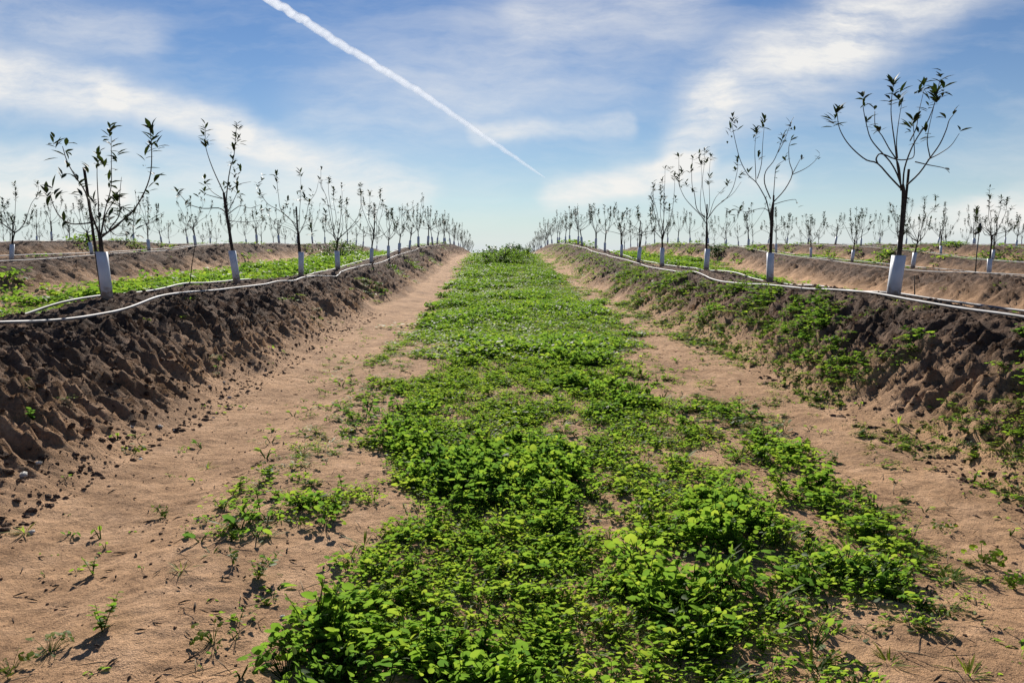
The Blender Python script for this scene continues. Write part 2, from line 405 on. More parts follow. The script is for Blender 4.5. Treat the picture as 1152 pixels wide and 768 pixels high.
def fringe_density(x, y):
    """thin weeds beside the tracks, on the berm faces"""
    n = fbm(x*1.8, y*1.2, 55, 3); n2 = fbm(x*.8+9, y*.55, 57, 3)
    a = .15*np.exp(-((x+1.12+.1*vnoise(y*.5, y*0, 3))/.17)**2)*sstep(2.6, 3.6, y)*sstep(-.16, .16, n)*(1-.6*sstep(20, 32, y))
    b = .75*np.exp(-((x-1.66-.05*np.sin(y))/.17)**2)*sstep(2.3, 2.9, y)*(1-sstep(5.4, 6.4, y))*sstep(-.25, .1, n)
    c = .95*sstep(2.15, 2.6, x)*(1-sstep(3.4, 3.62, x))*sstep(2.6, 3.6, y)*sstep(-.16, .08, fbm(x*2.6, y*1.7, 58, 3))
    c = c*(1-.6*sstep(3.05, 3.35, x)*(1-sstep(7.2, 8.6, y)))*(1-.45*sstep(18, 26, y))
    d = .10*sstep(-.9, -.5, x)*0
    s = .10*sstep(1.0, 1.3, x)*(1-sstep(2.2, 2.5, x))*sstep(-.1, .3, n)*(1-sstep(8, 12, y))
    g = .035*(1-sstep(-2.2, -1.0, np.abs(x+.4)*-1))*0
    lb = .05*sstep(-3.2, -2.9, x)*(1-sstep(-2.5, -2.3, x))*sstep(.1, .3, n2)+.35*sstep(-3.3, -2.9, x)*(1-sstep(-2.6, -2.3, x))*sstep(14, 20, y)*sstep(.05, .3, n2)
    sd = .07*sstep(-2.0, -1.6, x)*(1-sstep(-.8, -.5, x))*sstep(0, .3, n)*(1-sstep(9, 14, y))
    return a+b+c+s+lb+sd
def scatter(zone, name, label, rate, dens, kinds, scale, xr, yr, hs=1.):
    (x0, x1), (y0, y1) = xr, yr
    n = int(rate*(x1-x0)*(y1-y0)); x = RNG.uniform(x0, x1, n); y = RNG.uniform(y0, y1, n)
    p = dens(x, y); ok = RNG.random(n) < p; x = x[ok]; y = y[ok]
    z = height(x, y); lu = lush(x, y)
    for i in range(len(x)):
        l = lu[i]; k = kinds(l, x[i], y[i])
        s = scale(l, x[i], y[i])*random.uniform(.7, 1.3)
        zone.put(k, x[i], y[i], z[i]-.004, s, random.uniform(-.9, .9), random.gauss(0, .13)-.15*l+.07-.10*float(sstep(4, 14, y[i])), random.uniform(.5, 1.0)*(.62+.30*l)*hs)
    return zone
def k_near(l, x, y):
    r = random.random()
    if r < .34+.36*l: return 'mallow' if random.random() < .7 else 'leafy'
    return 'clover' if r < .90 else 'spike'
def k_mid(l, x, y): return random.choice(['clover', 'tuft', 'tuft', 'mallow', 'spike'])
Z = Scatter()
scatter(Z, '', '', 470, lambda x, y: strip_density(x, y), k_near, lambda l, x, y: .80+.22*l, (-1.3, 2.1), (1.2, 8))
scatter(Z, '', '', 210, lambda x, y: strip_density(x, y), k_mid, lambda l, x, y: .95+.3*l, (-1.6, 2.5), (8, 18))
scatter(Z, '', '', 80, lambda x, y: strip_density(x, y), lambda *a: 'tuft', lambda l, x, y: 1.25+.4*l, (-2, 2.6), (18, 34), .75)
scatter(Z, '', '', 34, lambda x, y: strip_density(x, y), lambda *a: 'tuft', lambda l, x, y: 1.5+.4*l, (-2.1, 2.6), (34, 60), .7)
tag(Z.build('strip_weeds', M_WEED), 'dense green strip of low broadleaf weeds down the middle of the alley', 'weeds', None, 'stuff')
Z = Scatter()
scatter(Z, '', '', 300, fringe_density, lambda l, x, y: random.choice(['mallow', 'clover', 'clover', 'leafy', 'spike']), lambda l, x, y: .75+.3*l, (-3.4, 3.7), (1.3, 9), .55)
scatter(Z, '', '', 160, fringe_density, k_mid, lambda l, x, y: 1.1+.3*l, (-3.4, 3.7), (9, 20), .55)
scatter(Z, '', '', 70, fringe_density, lambda *a: 'tuft', lambda l, x, y: 1.2, (-3.4, 3.7), (20, 50), .7)
tag(Z.build('fringe_weeds', M_WEED), 'sparse green weeds patched over the track edges and berm faces', 'weeds', None, 'stuff')
Z = Scatter()
def side_density(x, y):
    k = np.round((np.asarray(x)-.15)/7.3); u = x-.15-7.3*k
    n = fbm(x*.9, y*.5, 66, 3)
    d = sstep(-1.3, -.8, u)*(1-sstep(1.3, 1.9, u))*sstep(-.45, -.1, n)*.95
    d = d+.10*(1-sstep(.2, .7, np.abs(np.abs(u)-2.5)))*sstep(.05, .3, n)
    d = d+.30*sstep(30, 40, y)*sstep(-.05, .2, n)
    return d*(np.abs(k) > .5)
for sgn in (-1, 1):
    scatter(Z, '', '', 45, side_density, lambda *a: 'tuft', lambda l, x, y: min(1.4, .5+.05*y)+.6*l, (3.6, 12) if sgn > 0 else (-12, -3.6), (7, 30), 1.)
    scatter(Z, '', '', 42, side_density, lambda *a: 'tuft', lambda l, x, y: 1.9+.6*l, (12, 34) if sgn > 0 else (-34, -12), (12, 36), 1.1)
    scatter(Z, '', '', 30, side_density, lambda *a: 'tuft', lambda l, x, y: 2.1+.6*l, (3.6, 36) if sgn > 0 else (-36, -3.6), (30, 58), .9)
# lush growth in the alley left of the first row
def lush_left(x, y):
    u = x+7.15
    return np.exp(-((u-.2)/1.2)**2)*sstep(13, 16, y)*(1-sstep(27, 32, y))
scatter(Z, '', '', 45, lush_left, lambda *a: random.choice(['tuft', 'mallow']), lambda l, x, y: 2.6, (-9.5, -4.6), (12, 32))
tag(Z.build('side_weeds', M_WEED), 'green weed strips in the alleys beyond the first rows of trees', 'weeds', None, 'stuff')

Z = Scatter()
def line_density(x, y):
    n = fbm(x*1.1+5, y*.85, 81, 3)
    return np.exp(-((x+1.10+.09*np.sin(y*.9)+.04*vnoise(y*1.3, y*0, 82))/.15)**2)*sstep(-.14, .10, n)*sstep(2.3, 3.2, y)*(1-.5*sstep(16, 24, y))
scatter(Z, '', '', 150, line_density, lambda *a: random.choice(['clover', 'clover', 'mallow', 'spike', 'leafy']), lambda l, x, y: .68, (-1.7, -.5), (2.2, 9), .75)
scatter(Z, '', '', 150, line_density, lambda *a: random.choice(['clover', 'tuft', 'mallow']), lambda l, x, y: .85, (-1.7, -.5), (9, 20), .8)
scatter(Z, '', '', 70, line_density, lambda *a: 'tuft', lambda l, x, y: .9, (-1.7, -.5), (20, 34), .7)
def right_line(x, y):
    n = fbm(x*1.1+9, y*1.1, 84, 3)
    return np.exp(-((x-1.60-.06*np.sin(y*1.4))/.13)**2)*sstep(-.14, .08, n)*sstep(2.6, 3.2, y)*(1-sstep(5.2, 6.0, y))
scatter(Z, '', '', 260, right_line, lambda *a: random.choice(['clover', 'mallow', 'mallow', 'leafy']), lambda l, x, y: .95, (1.2, 2.1), (2.5, 6), 1.)
tag(Z.build('track_weeds', M_WEED), 'broken lines of low green weeds running along the inner sides of the two wheel tracks', 'weeds', None, 'stuff')
Z = Scatter()
def sand_density(x, y):
    n = fbm(x*1.6+2, y*1.2, 77, 3)
    return sstep(-2.5, -2.0, x)*(1-sstep(2.4, 2.8, x))*(.12+.9*sstep(-.05, .25, n))*(.35+.65*np.exp(-((np.abs(x-.2)-1.35)/.5)**2))
scatter(Z, '', '', 75, sand_density, lambda *a: 'seedling', lambda l, x, y: random.choice([.8, 1, 1, 1.5, 2.2]), (-2.5, 2.8), (1.3, 12))
tag(Z.build('seedling_weeds', M_WEED), 'tiny green seedlings dotted over the sandy wheel tracks', 'weeds', None, 'stuff')

# separate weeds standing on the sand, each a plant of its own
sprout_px = [(116, 718), (56, 738), (28, 600), (250, 575), (296, 535), (262, 640), (290, 655), (12, 752), (205, 650), (322, 712), (240, 725), (104, 640), (186, 575), (150, 510), (232, 520),
             (350, 470), (300, 590), (385, 495), (262, 600), (1048, 712), (1000, 745), (1062, 590), (1105, 625), (985, 655), (1135, 650), (1140, 515), (1010, 480), (1045, 487), (882, 480), (905, 500), (940, 515), (965, 545), (1090, 760), (930, 640), (955, 600), (1030, 640), (975, 600)]
protos = []
for k, kind in enumerate(['leafy', 'mallow', 'spike', 'clover', 'mallow', 'leafy']):
    v, f, n, t = TPL[kind][k % 6]
    protos.append(mesh_from('weed_leaves', v, f, n, M_WEED, False, t))
for i, (px, py) in enumerate(sprout_px):
    x, y = spot(px, py); o = link('weed_plant', protos[i % 6])
    o.location = (x, y, hz(x, y)-.004); o.rotation_euler = (0, 0, random.uniform(0, 6.28)); s = random.uniform(.5, .8)*(1.0 if i not in (3, 21, 22, 28, 25, 26) else 1.6); o.scale = (s, s, s*.62)
    if px < 576:
        tag(o, 'small green weed standing alone on the bare sand of the left wheel track', 'weed', 'lone weeds on the left track')
    else:
        tag(o, 'small green weed standing alone on the bare sand of the right wheel track', 'weed', 'lone weeds on the right track')
tag(bpy.data.objects['weed_plant'], 'bright two leaved weed casting a dark shadow at the lower left corner of the sand', 'weed', 'lone weeds on the left track')

# ------------------------------------------------------------------ crumbs, stones and litter
def lump(mb, x, y, z, r, rs, flat=.7):
    v = []; f = []; nu, nv = 6, 4; sxy = (rs.uniform(.7, 1.4), rs.uniform(.7, 1.3))
    for j in range(nv+1):
        th = math.pi*j/nv
        for i in range(nu):
            a = 2*math.pi*i/nu; q = r*rs.uniform(.55, 1.25)
            v.append((x+sxy[0]*q*math.sin(th)*math.cos(a), y+sxy[1]*q*math.sin(th)*math.sin(a), z+flat*q*math.cos(th)))
    for j in range(nv):
        for i in range(nu): f.append((j*nu+i, (j+1)*nu+i, (j+1)*nu+(i+1) % nu, j*nu+(i+1) % nu))
    mb.add(v, f, .8)
rs = random.Random(5)
mb = MB(); n = 0
for side, cnt in ((-1, 10000), (1, 7000)):
    for i in range(cnt):
        y = 2.5*(14/2.5)**rs.random(); u = rs.uniform(-.2, 1.5); x = (-3.5+u) if side < 0 else (3.8-u)
        r = .004+.020*rs.random()**4.2
        lump(mb, x, y, hz(x, y)-r*.05, r, rs, .65)
for i in range(3500):
    y = 1.6*(11/1.6)**rs.random(); x = rs.uniform(-2.4, 2.6)
    r = .0022+.007*rs.random()**4
    lump(mb, x, y, hz(x, y), r, rs, .7)
tag(link('soil_clods', mb.mesh('soil_clods', M_SOIL, False, 'berm')), 'dark broken clods strewn over the faces of the two nearest berms', 'soil clods', None, 'stuff')
mb = MB()
for i in range(420):
    y = 1.9*(13/1.9)**rs.random(); side = rs.random()
    x = rs.gauss(-1.25, .45) if side < .7 else rs.gauss(1.6, .35)
    if rs.random() < .15: x = rs.uniform(-2.4, 2.4)
    L = rs.uniform(.006, .028); a = rs.uniform(0, 6.28); z = hz(x, y)
    dx, dy = L*math.cos(a), L*math.sin(a); k = rs.uniform(.0, .15)
    mb.tube([(x-dx, y-dy, z+.003), (x, y, z+.006+k*L*.5), (x+dx, y+dy, z+.002+rs.random()*.01)], [.0012, .003*rs.uniform(.6, 1.6), .001], 4)
tag(link('dry_litter', mb.mesh('dry_litter', M_LITTER)), 'dark dry stalks and crumbs littering the sandy wheel tracks', 'plant litter', None, 'stuff')
mb = MB()
for i in range(900):
    y = 1.8*(12/1.8)**rs.random(); x = rs.uniform(-1.3, 2.2)
    L = rs.uniform(.01, .06); a = rs.uniform(0, 6.28); z = hz(x, y); dx, dy = L*math.cos(a), L*math.sin(a); up = rs.uniform(0, .03)
    mb.tube([(x-dx, y-dy, z+.004), (x, y, z+.006+up*.5), (x+dx, y+dy, z+.004+up)], [.0010, .0018, .0009], 4)
tag(link('dry_straw', mb.mesh('dry_straw', M_STRAW)), 'pale dry straws lying among the low weeds', 'straw', None, 'stuff')
stones = [(26, 533, .022), (44, 524, .018), (148, 478, .016), (180, 484, .017), (36, 600, .016), (146, 508, .011), (158, 515, .013), (252, 433, .014), (258, 448, .014), (274, 458, .012), (318, 697, .010), (196, 486, .010), (1000, 600, .012), (236, 436, .012), (240, 470, .010)]
mbs = []
for i in range(3):
    mb = MB(); lump(mb, 0, 0, 0, 1, random.Random(i+40), .55); mbs.append(mb.mesh('pebble', M_STONE))
for i, (px, py, r) in enumerate(stones):
    x, y = spot(px, py); o = link('pebble', mbs[i % 3]); o.location = (x, y, hz(x, y)+.3*r); o.scale = (r*1.25, r, r); o.rotation_euler = (0, 0, rs.uniform(0, 6))
    tag(o, 'small white stone lying on the reddish sand at the foot of the left berm' if px < 600 else 'small white stone lying on the bare sand of the right wheel track', 'stone', 'white stones on the sand')

# ------------------------------------------------------------------ trees
def rosette(mb, p, d, rs, n=10, L=.085, span=.12):
    """leaves round the end of a twig; p tip, d direction"""
    d = np.asarray(d, float); d /= np.linalg.norm(d)+1e-9
    for i in range(n):
        t = rs.random(); q = p-d*span*t
        a = rs.uniform(0, 6.283); up = rs.uniform(.3, 1.15)+.35*t
        # frame about d
        ref = np.array([1., 0, 0]) if abs(d[0]) < .8 else np.array([0, 1., 0])
        e1 = np.cross(d, ref); e1 /= np.linalg.norm(e1); e2 = np.cross(d, e1)
        side = e1*math.cos(a)+e2*math.sin(a); yv = d*math.cos(up)+side*math.sin(up); yv[2] -= .15*t; yv /= np.linalg.norm(yv)
        xv = np.cross(yv, d); xv /= np.linalg.norm(xv)+1e-9; zv = np.cross(xv, yv)
        l = L*rs.uniform(.65, 1.2); v, f = leaf_blade(l, l*rs.uniform(.27, .36), 'lance', rs.uniform(0, .35), .3)
        mb.add(v@np.stack([xv, yv, zv])+q, f, min(1, max(0, rs.gauss(.45, .25))))
def guard_mesh(top, base, w=.16, h=.43):
    """a square-folded white sleeve, open at the top, standing round the trunk"""
    mb = MB(); n = 12; v = []; th = .004
    for z, c, k in ((0, base, 1.), (h*.5, tuple((a+b)/2 for a, b in zip(top, base)), .985), (h, top, 1.02)):
        for r in (w/2*k, w/2*k-th):
            for i in range(n):
                a = 2*math.pi*i/n+.4; q = r/max(abs(math.cos(a)), abs(math.sin(a)))**.55
                v.append((c[0]+q*math.cos(a), c[1]+q*math.sin(a), z))
    f = []
    for j in range(2):
        o0, o1 = j*2*n, (j+1)*2*n
        for i in range(n):
            k = (i+1) % n
            f.append((o0+i, o0+k, o1+k, o1+i)); f.append((o0+n+k, o0+n+i, o1+n+i, o1+n+k))
    for i in range(n):
        k = (i+1) % n; f.append((4*n+i, 4*n+k, 5*n+k, 5*n+i)); f.append((k, i, n+i, n+k))
    mb.add(v, f); return mb.mesh('trunk_guard', M_GUARD)
def make_parts(trunk, stake, branches, leaves, gtop, gbase, gh, rs, gw=.16, r0=.02, leaf=.105):
    """trunk/stake/branches: lists of 3D points; leaves: (point, direction, n, span). Returns [(name, mesh)]"""
    parts = []
    mb = MB(); P = smooth_line(trunk, 12); mb.tube(P, np.linspace(r0*1.15, r0*.8, len(P)), 8); parts.append(('trunk', mb.mesh('trunk', M_BARK)))
    if stake:
        mb = MB(); P = np.array([np.array(stake[0])+(np.array(stake[1])-np.array(stake[0]))*t for t in np.linspace(0, 1, 6)])
        mb.tube(P, np.full(6, .013), 6)
        parts.append(('stake', mb.mesh('stake', M_STAKE)))
    for b, r in branches:
        mb = MB(); P = smooth_line(b, 16); mb.tube(P, np.linspace(r, r*.35, len(P)), 5); parts.append(('branch', mb.mesh('branch', M_TWIG)))
    mb = MB()
    for p, d, n, span in leaves: rosette(mb, np.array(p, float), d, rs, int(n*1.15+.6), leaf, span)
    parts.append(('foliage', mb.mesh('foliage', M_TREE)))
    parts.append(('trunk_guard', guard_mesh(gtop, gbase, gw, gh)))
    return parts
def traced(seed, X0, scale, base, dist, gtop, trunk, stake, branches, tips, singles=()):
    """the photograph's own trees: points read off it, at the tree's distance and with a depth of their own"""
    rs = random.Random(seed); k = dist/FPX/scale; bx, by = base
    def P(q, dy=0.):
        g = 1+dy/dist
        return np.array([(X0+(q[0]-bx)*k)*g-X0, dy, (-.43+(by-q[1])*k)*g+.43])
    tr = [P(base)]+[P(q) for q in trunk]
    br = []
    for b in branches:
        dd = rs.uniform(-.45, .45); n = len(b)
        pts = [P(q, dd*((i/(n-1))**1.2)) for i, q in enumerate(b)]
        br.append((pts, .0085 if n > 5 else .006))
    # leaf rosettes go to the nearest branch point's depth
    allp = [(q, p[1]) for b, (ps, _r) in zip(branches, br) for q, p in zip(b, ps)]
    lv = []
    for t in tips:
        q, n, span = (t[0], t[1]), (t[2] if len(t) > 2 else 10), (t[3] if len(t) > 3 else .11)
        dy = min(allp, key=lambda a: (a[0][0]-q[0])**2+(a[0][1]-q[1])**2)[1]
        lv.append((P((q[0], q[1]-.03/k*.6), dy), (rs.uniform(-.25, .25), rs.uniform(-.25, .25), 1), n, span))
    st = None
    if stake: st = (P(stake[0], .03), P(stake[1], .02)*np.array([1, 1, 0])+np.array([0, 0, .05]))
    gt = P(gtop)
    return make_parts(tr, st, br, lv, (gt[0], 0), (0, 0), gt[2], rs, .115 if seed == 1 else .092)
T_R1 = traced(1, 3.8, 2.844, (277, 745), 7.56, (289, 604), [(289, 604), (294, 480), (293, 405), (288, 380)], ((306, 333), (288, 640)),
  [[(283, 392), (245, 355), (205, 315), (170, 305), (135, 280), (105, 250), (85, 220), (75, 195), (70, 165)],
   [(290, 400), (270, 350), (245, 310), (210, 275), (180, 240), (165, 200), (152, 150), (148, 120)],
   [(285, 400), (275, 330), (262, 300), (240, 270), (215, 230), (192, 200), (188, 155)],
   [(285, 390), (270, 330), (258, 260), (246, 200), (239, 150), (240, 95)],
   [(268, 300), (262, 250), (265, 190), (272, 130)],
   [(290, 385), (292, 330), (310, 270), (330, 230), (355, 190), (376, 130), (388, 60)],
   [(205, 315), (200, 300), (215, 285), (265, 303), (305, 302), (320, 290), (318, 250), (312, 190)],
   [(305, 245), (322, 205), (327, 160), (340, 90)],
   [(300, 385), (340, 345), (370, 300), (400, 255), (418, 210), (425, 182), (437, 165)],
   [(365, 303), (400, 285), (435, 260), (460, 222)],
   [(325, 310), (370, 320), (420, 330), (437, 344)],
   [(372, 298), (360, 250), (362, 210), (375, 135)]],
  [(70, 150, 16, .16), (55, 175, 4), (148, 115, 9), (165, 185, 4), (200, 192, 7), (188, 150, 2, .03), (240, 75, 14), (232, 110, 6), (265, 95, 4), (262, 122, 4), (378, 95, 20, .14), (392, 35, 9), (405, 70, 5), (360, 125, 6),
   (312, 180, 11), (303, 205, 4), (340, 65, 9), (325, 95, 4), (415, 178, 2, .02), (437, 165, 2, .02), (462, 218, 2, .02), (435, 342, 1, .01), (330, 225, 5), (355, 210, 3)])
T_R2 = traced(2, 3.8, 3.84, (260, 745), 11.05, (258, 615), [(258, 615), (258, 500), (256, 450), (262, 400)], ((263, 370), (260, 612)),
  [[(252, 475), (235, 400), (215, 360), (185, 315), (150, 285), (115, 225), (95, 160), (80, 100), (72, 60)],
   [(185, 315), (180, 250), (175, 180), (178, 110)], [(190, 300), (205, 240), (208, 150), (212, 80)],
   [(250, 385), (222, 320), (225, 270), (255, 230), (275, 185), (292, 130)], [(262, 380), (265, 300), (270, 250), (300, 225), (307, 215)],
   [(262, 400), (310, 345), (340, 280), (325, 230), (320, 170), (328, 140)], [(275, 190), (300, 140), (322, 75)],
   [(340, 283), (390, 260), (425, 235), (455, 200)], [(340, 280), (360, 240), (378, 205)], [(262, 410), (310, 395), (355, 388), (362, 400)],
   [(256, 450), (220, 425), (150, 440), (120, 435)]],
  [(75, 45, 10), (70, 95, 5), (62, 122, 2), (98, 75, 3), (178, 95, 12), (165, 130, 3), (190, 200, 7), (212, 62, 10), (292, 125, 10), (322, 72, 8), (340, 90, 2), (328, 140, 4), (305, 212, 5), (455, 198, 3), (378, 205, 2), (120, 425, 9), (80, 430, 4), (362, 398, 2), (265, 270, 3), (150, 275, 3)])
T_R3 = traced(3, 3.8, 5.12, (303, 748), 14.5, (308, 618), [(301, 615), (300, 520), (300, 470)], ((298, 365), (301, 612)),
  [[(300, 480), (265, 430), (215, 380), (170, 330), (140, 270), (125, 225)], [(285, 440), (240, 390), (225, 310), (210, 260), (205, 180), (208, 100)],
   [(290, 440), (262, 400), (260, 300), (265, 240), (258, 130)], [(298, 430), (290, 380), (268, 250), (275, 150), (275, 65)], [(300, 450), (312, 350), (305, 220), (310, 100)],
   [(302, 450), (350, 380), (410, 330), (445, 270), (465, 180), (467, 130)], [(380, 350), (440, 310), (490, 240)], [(312, 430), (345, 330), (410, 260)], [(140, 270), (132, 160), (130, 95)]],
  [(130, 215, 14, .2), (85, 165, 8), (150, 180, 8), (208, 95, 9), (215, 275, 10), (200, 170, 8), (250, 130, 12), (245, 85, 8), (275, 60, 10), (310, 90, 10), (305, 235, 8), (290, 120, 8), (467, 120, 10), (485, 195, 8), (452, 160, 5), (410, 245, 7), (380, 290, 4), (128, 90, 9), (175, 240, 6), (310, 210, 5)])
T_L1 = traced(4, -3.5, 3.656, (280, 748), 7.1, (266, 548), [(266, 548), (264, 500), (260, 475)], ((215, 212), (257, 540)),
  [[(262, 490), (245, 435), (200, 435), (150, 435), (110, 410), (85, 365), (75, 320)], [(260, 480), (235, 400), (215, 310), (180, 250), (150, 190), (135, 130)],
   [(262, 490), (264, 350), (265, 250), (270, 180)], [(266, 480), (290, 380), (318, 290), (325, 190), (330, 90)],
   [(268, 490), (340, 435), (400, 385), (450, 310), (480, 230), (488, 130), (485, 60)], [(270, 480), (330, 450), (390, 390), (410, 440)],
   [(268, 480), (290, 400), (330, 340), (350, 300)], [(300, 460), (345, 400), (350, 330), (362, 250)], [(290, 470), (285, 440), (325, 480), (375, 480)]],
  [(60, 315, 6), (85, 300, 6), (60, 368, 2, .03), (122, 430, 3), (108, 88, 4), (105, 136, 3), (150, 128, 4), (160, 175, 3), (182, 250, 5), (205, 285, 5), (245, 350, 3), (270, 160, 13, .12), (240, 195, 4), (295, 205, 3), (330, 50, 10, .14), (332, 120, 6), (350, 150, 4), (345, 185, 3), (310, 260, 4),
   (487, 60, 12, .2), (490, 110, 6), (460, 172, 4), (492, 235, 5), (462, 282, 3), (400, 390, 5), (378, 465, 6), (410, 440, 5), (335, 325, 14, .1), (340, 350, 8), (300, 340, 7), (302, 400, 6), (372, 430, 3), (465, 385, 2), (365, 380, 3), (130, 240, 3), (270, 395, 3)])
T_L2 = traced(5, -3.5, 3.936, (283, 740), 10.6, (266, 594), [(267, 592), (252, 460), (243, 380), (240, 345)], None,
  [[(248, 430), (215, 410), (150, 412), (90, 395), (65, 370), (45, 345)], [(240, 345), (225, 310), (200, 250), (180, 190), (170, 140), (172, 70)],
   [(246, 400), (260, 300), (275, 230), (290, 190), (300, 110), (308, 50)], [(235, 370), (190, 340), (165, 305)], [(252, 430), (280, 380), (300, 330), (292, 260)],
   [(250, 440), (310, 400), (350, 410), (400, 395)], [(255, 465), (330, 470), (420, 460)], [(230, 370), (165, 352), (155, 340)], [(242, 350), (262, 325)], [(270, 330), (310, 308), (360, 297)]],
  [(42, 335, 9), (70, 390, 6), (172, 60, 8, .14), (165, 100, 7), (170, 135, 6), (185, 125, 4), (285, 205, 10), (290, 155, 10), (300, 105, 9), (310, 55, 9), (322, 120, 4), (160, 292, 7), (155, 342, 4), (298, 295, 6), (300, 340, 6), (292, 255, 6), (240, 305, 5), (265, 320, 5), (130, 345, 2), (310, 230, 3)])
T_L3 = traced(6, -3.5, 5.485, (306, 750), 14.0, (312, 598), [(304, 595), (301, 540), (300, 490)], ((290, 325), (300, 590)),
  [[(300, 500), (250, 460), (170, 430), (130, 390), (125, 350)], [(300, 490), (260, 410), (190, 350), (120, 310), (80, 250), (60, 200)], [(285, 430), (200, 350), (185, 260), (178, 180), (172, 130)],
   [(300, 490), (310, 350), (320, 250), (322, 150)], [(300, 495), (345, 400), (365, 310), (410, 240), (430, 170)], [(305, 480), (340, 440), (375, 440), (385, 480)], [(195, 345), (215, 335), (235, 300)]],
  [(125, 350, 10), (75, 325, 6), (45, 375, 3), (75, 255, 12, .16), (62, 190, 7), (95, 140, 7), (172, 125, 9), (178, 175, 6), (170, 225, 3), (238, 290, 9), (215, 345, 6), (320, 125, 10, .13), (325, 220, 10), (300, 260, 7), (345, 270, 6), (370, 295, 14), (385, 240, 4), (375, 440, 6), (385, 480, 5), (345, 400, 4), (85, 380, 3)])
def generic_tree(seed, far=False):
    rs = random.Random(seed); fork = rs.uniform(.70, 1.05); H = rs.uniform(1.75, 2.40); lean = rs.uniform(-.10, .10)
    tr = [(0, 0, 0), (lean*.3, 0, .43), (lean, rs.uniform(-.03, .03), fork)]
    br = []; lv = []; nb = rs.randint(6, 9)
    for i in range(nb):
        a = 6.283*i/nb+rs.uniform(-.7, .7); reach = rs.choice([.12, .3, .45, .6, .75])*rs.uniform(.8, 1.15); top = H*rs.uniform(.55, 1.)-.12*reach
        z0 = fork*rs.uniform(.82, 1.0); c, s = math.cos(a), math.sin(a); t0 = z0/fork
        pts = [(lean*t0, 0, z0), (lean+c*reach*.38+rs.uniform(-.05, .05), s*reach*.38+rs.uniform(-.05, .05), z0+(top-z0)*rs.uniform(.12, .3)), (lean+c*reach*.78+rs.uniform(-.06, .06), s*reach*.78+rs.uniform(-.06, .06), z0+(top-z0)*rs.uniform(.4, .6)), (lean+c*reach*1.0, s*reach*1.0, z0+(top-z0)*.78), (lean+c*reach*(1.02+rs.uniform(-.1, .1)), s*reach, top)]
        br.append((pts, .0085)); tip = np.array(pts[-1])
        dens = rs.choice([4, 11, 13, 16])
        lv.append((tip+np.array([0, 0, .04]), (c*.2, s*.2, 1), dens, .15))
        if rs.random() < .75:
            q = np.array(pts[2])*.5+np.array(pts[3])*.5; b = a+rs.uniform(-1.4, 1.4); e = q+np.array([.13*math.cos(b), .13*math.sin(b), rs.uniform(.08, .3)])
            br.append(([q, (q+e)/2+np.array([.03*math.cos(b), .03*math.sin(b), -.02]), e], .005)); lv.append((e+np.array([0, 0, .03]), (math.cos(b)*.3, math.sin(b)*.3, 1), rs.choice([2, 6, 9]), .11))
        if rs.random() < .7: lv.append((np.array(pts[3])*.45+tip*.55, (c*.3, s*.3, 1), rs.randint(7, 12), .16))
        if rs.random() < .65: lv.append((np.array(pts[3]), (c*.4, s*.4, 1), rs.randint(5, 10), .15))
    st = ((lean+rs.uniform(-.03, .03), .03, fork+rs.uniform(.0, .35)), (.0, .02, .2)) if rs.random() < .75 else None
    gl = rs.uniform(-.03, .03)
    parts = make_parts(tr, st, br, lv, (lean*.3, 0), (-gl, 0), rs.uniform(.41, .45), rs, rs.uniform(.088, .105), leaf=.102)
    return parts
GEN = [generic_tree(200+i) for i in range(14)]
def merge_far(parts):
    """for trees too far to show their parts: wood in one mesh, foliage and guard apart"""
    V = []; F = []; N = []; o = 0
    for n, me in parts:
        if n in ('trunk', 'stake', 'branch'):
            v = np.empty(len(me.vertices)*3, np.float32); me.vertices.foreach_get('co', v); V.append(v.reshape(-1, 3))
            f = np.empty(len(me.loops), np.int32); me.loops.foreach_get('vertex_index', f); F.append(f+o); o += len(me.vertices)
            q = np.empty(len(me.polygons), np.int32); me.polygons.foreach_get('loop_total', q); N.append(q)
    wood = mesh_from('trunk', np.concatenate(V), np.concatenate(F), np.concatenate(N), M_BARK)
    return [('trunk', wood)]+[(n, me) for n, me in parts if n in ('foliage', 'trunk_guard')]
FAR = [merge_far(p) for p in GEN]
def plant(parts, x, y, rz, sc, label, group):
    r = bpy.data.objects.new('young_tree', None); C.objects.link(r); r.empty_display_size = .2
    r.location = (x, y, hz(x, y, False)-.01); r.rotation_euler = (0, 0, rz); r.scale = (sc, sc, sc)
    tag(r, label, 'tree', group)
    for n, me in parts: link(n, me, r)
    return r
ORD = ['first', 'second', 'third', 'fourth', 'fifth', 'sixth', 'seventh', 'eighth', 'ninth', 'tenth', 'eleventh', 'twelfth']
def seen(x, y): return abs(x/y-math.tan(YAW)) < 576/FPX+.9/y
special = {('right', 0): (T_R1, 'widest young tree, fan shaped crown above a leaning white guard, foremost in the right row'),
           ('right', 1): (T_R2, 'slender young tree with thin bare forks, second from the camera in the right row'),
           ('right', 2): (T_R3, 'bushy topped young tree, third from the camera in the right row'),
           ('left', 0): (T_L1, 'low branching young tree with a tall slanting stake, foremost in the left row'),
           ('left', 1): (T_L2, 'young tree with two tall leafy shoots on a leaning trunk, second in the left row'),
           ('left', 2): (T_L3, 'young tree with many leafy tips, third from the camera in the left row')}
dR = [7.56, 11.05, 14.5, 18.1, 21.5]; dL = [7.1, 10.6, 14.0, 17.3, 21.1]
rs = random.Random(77)
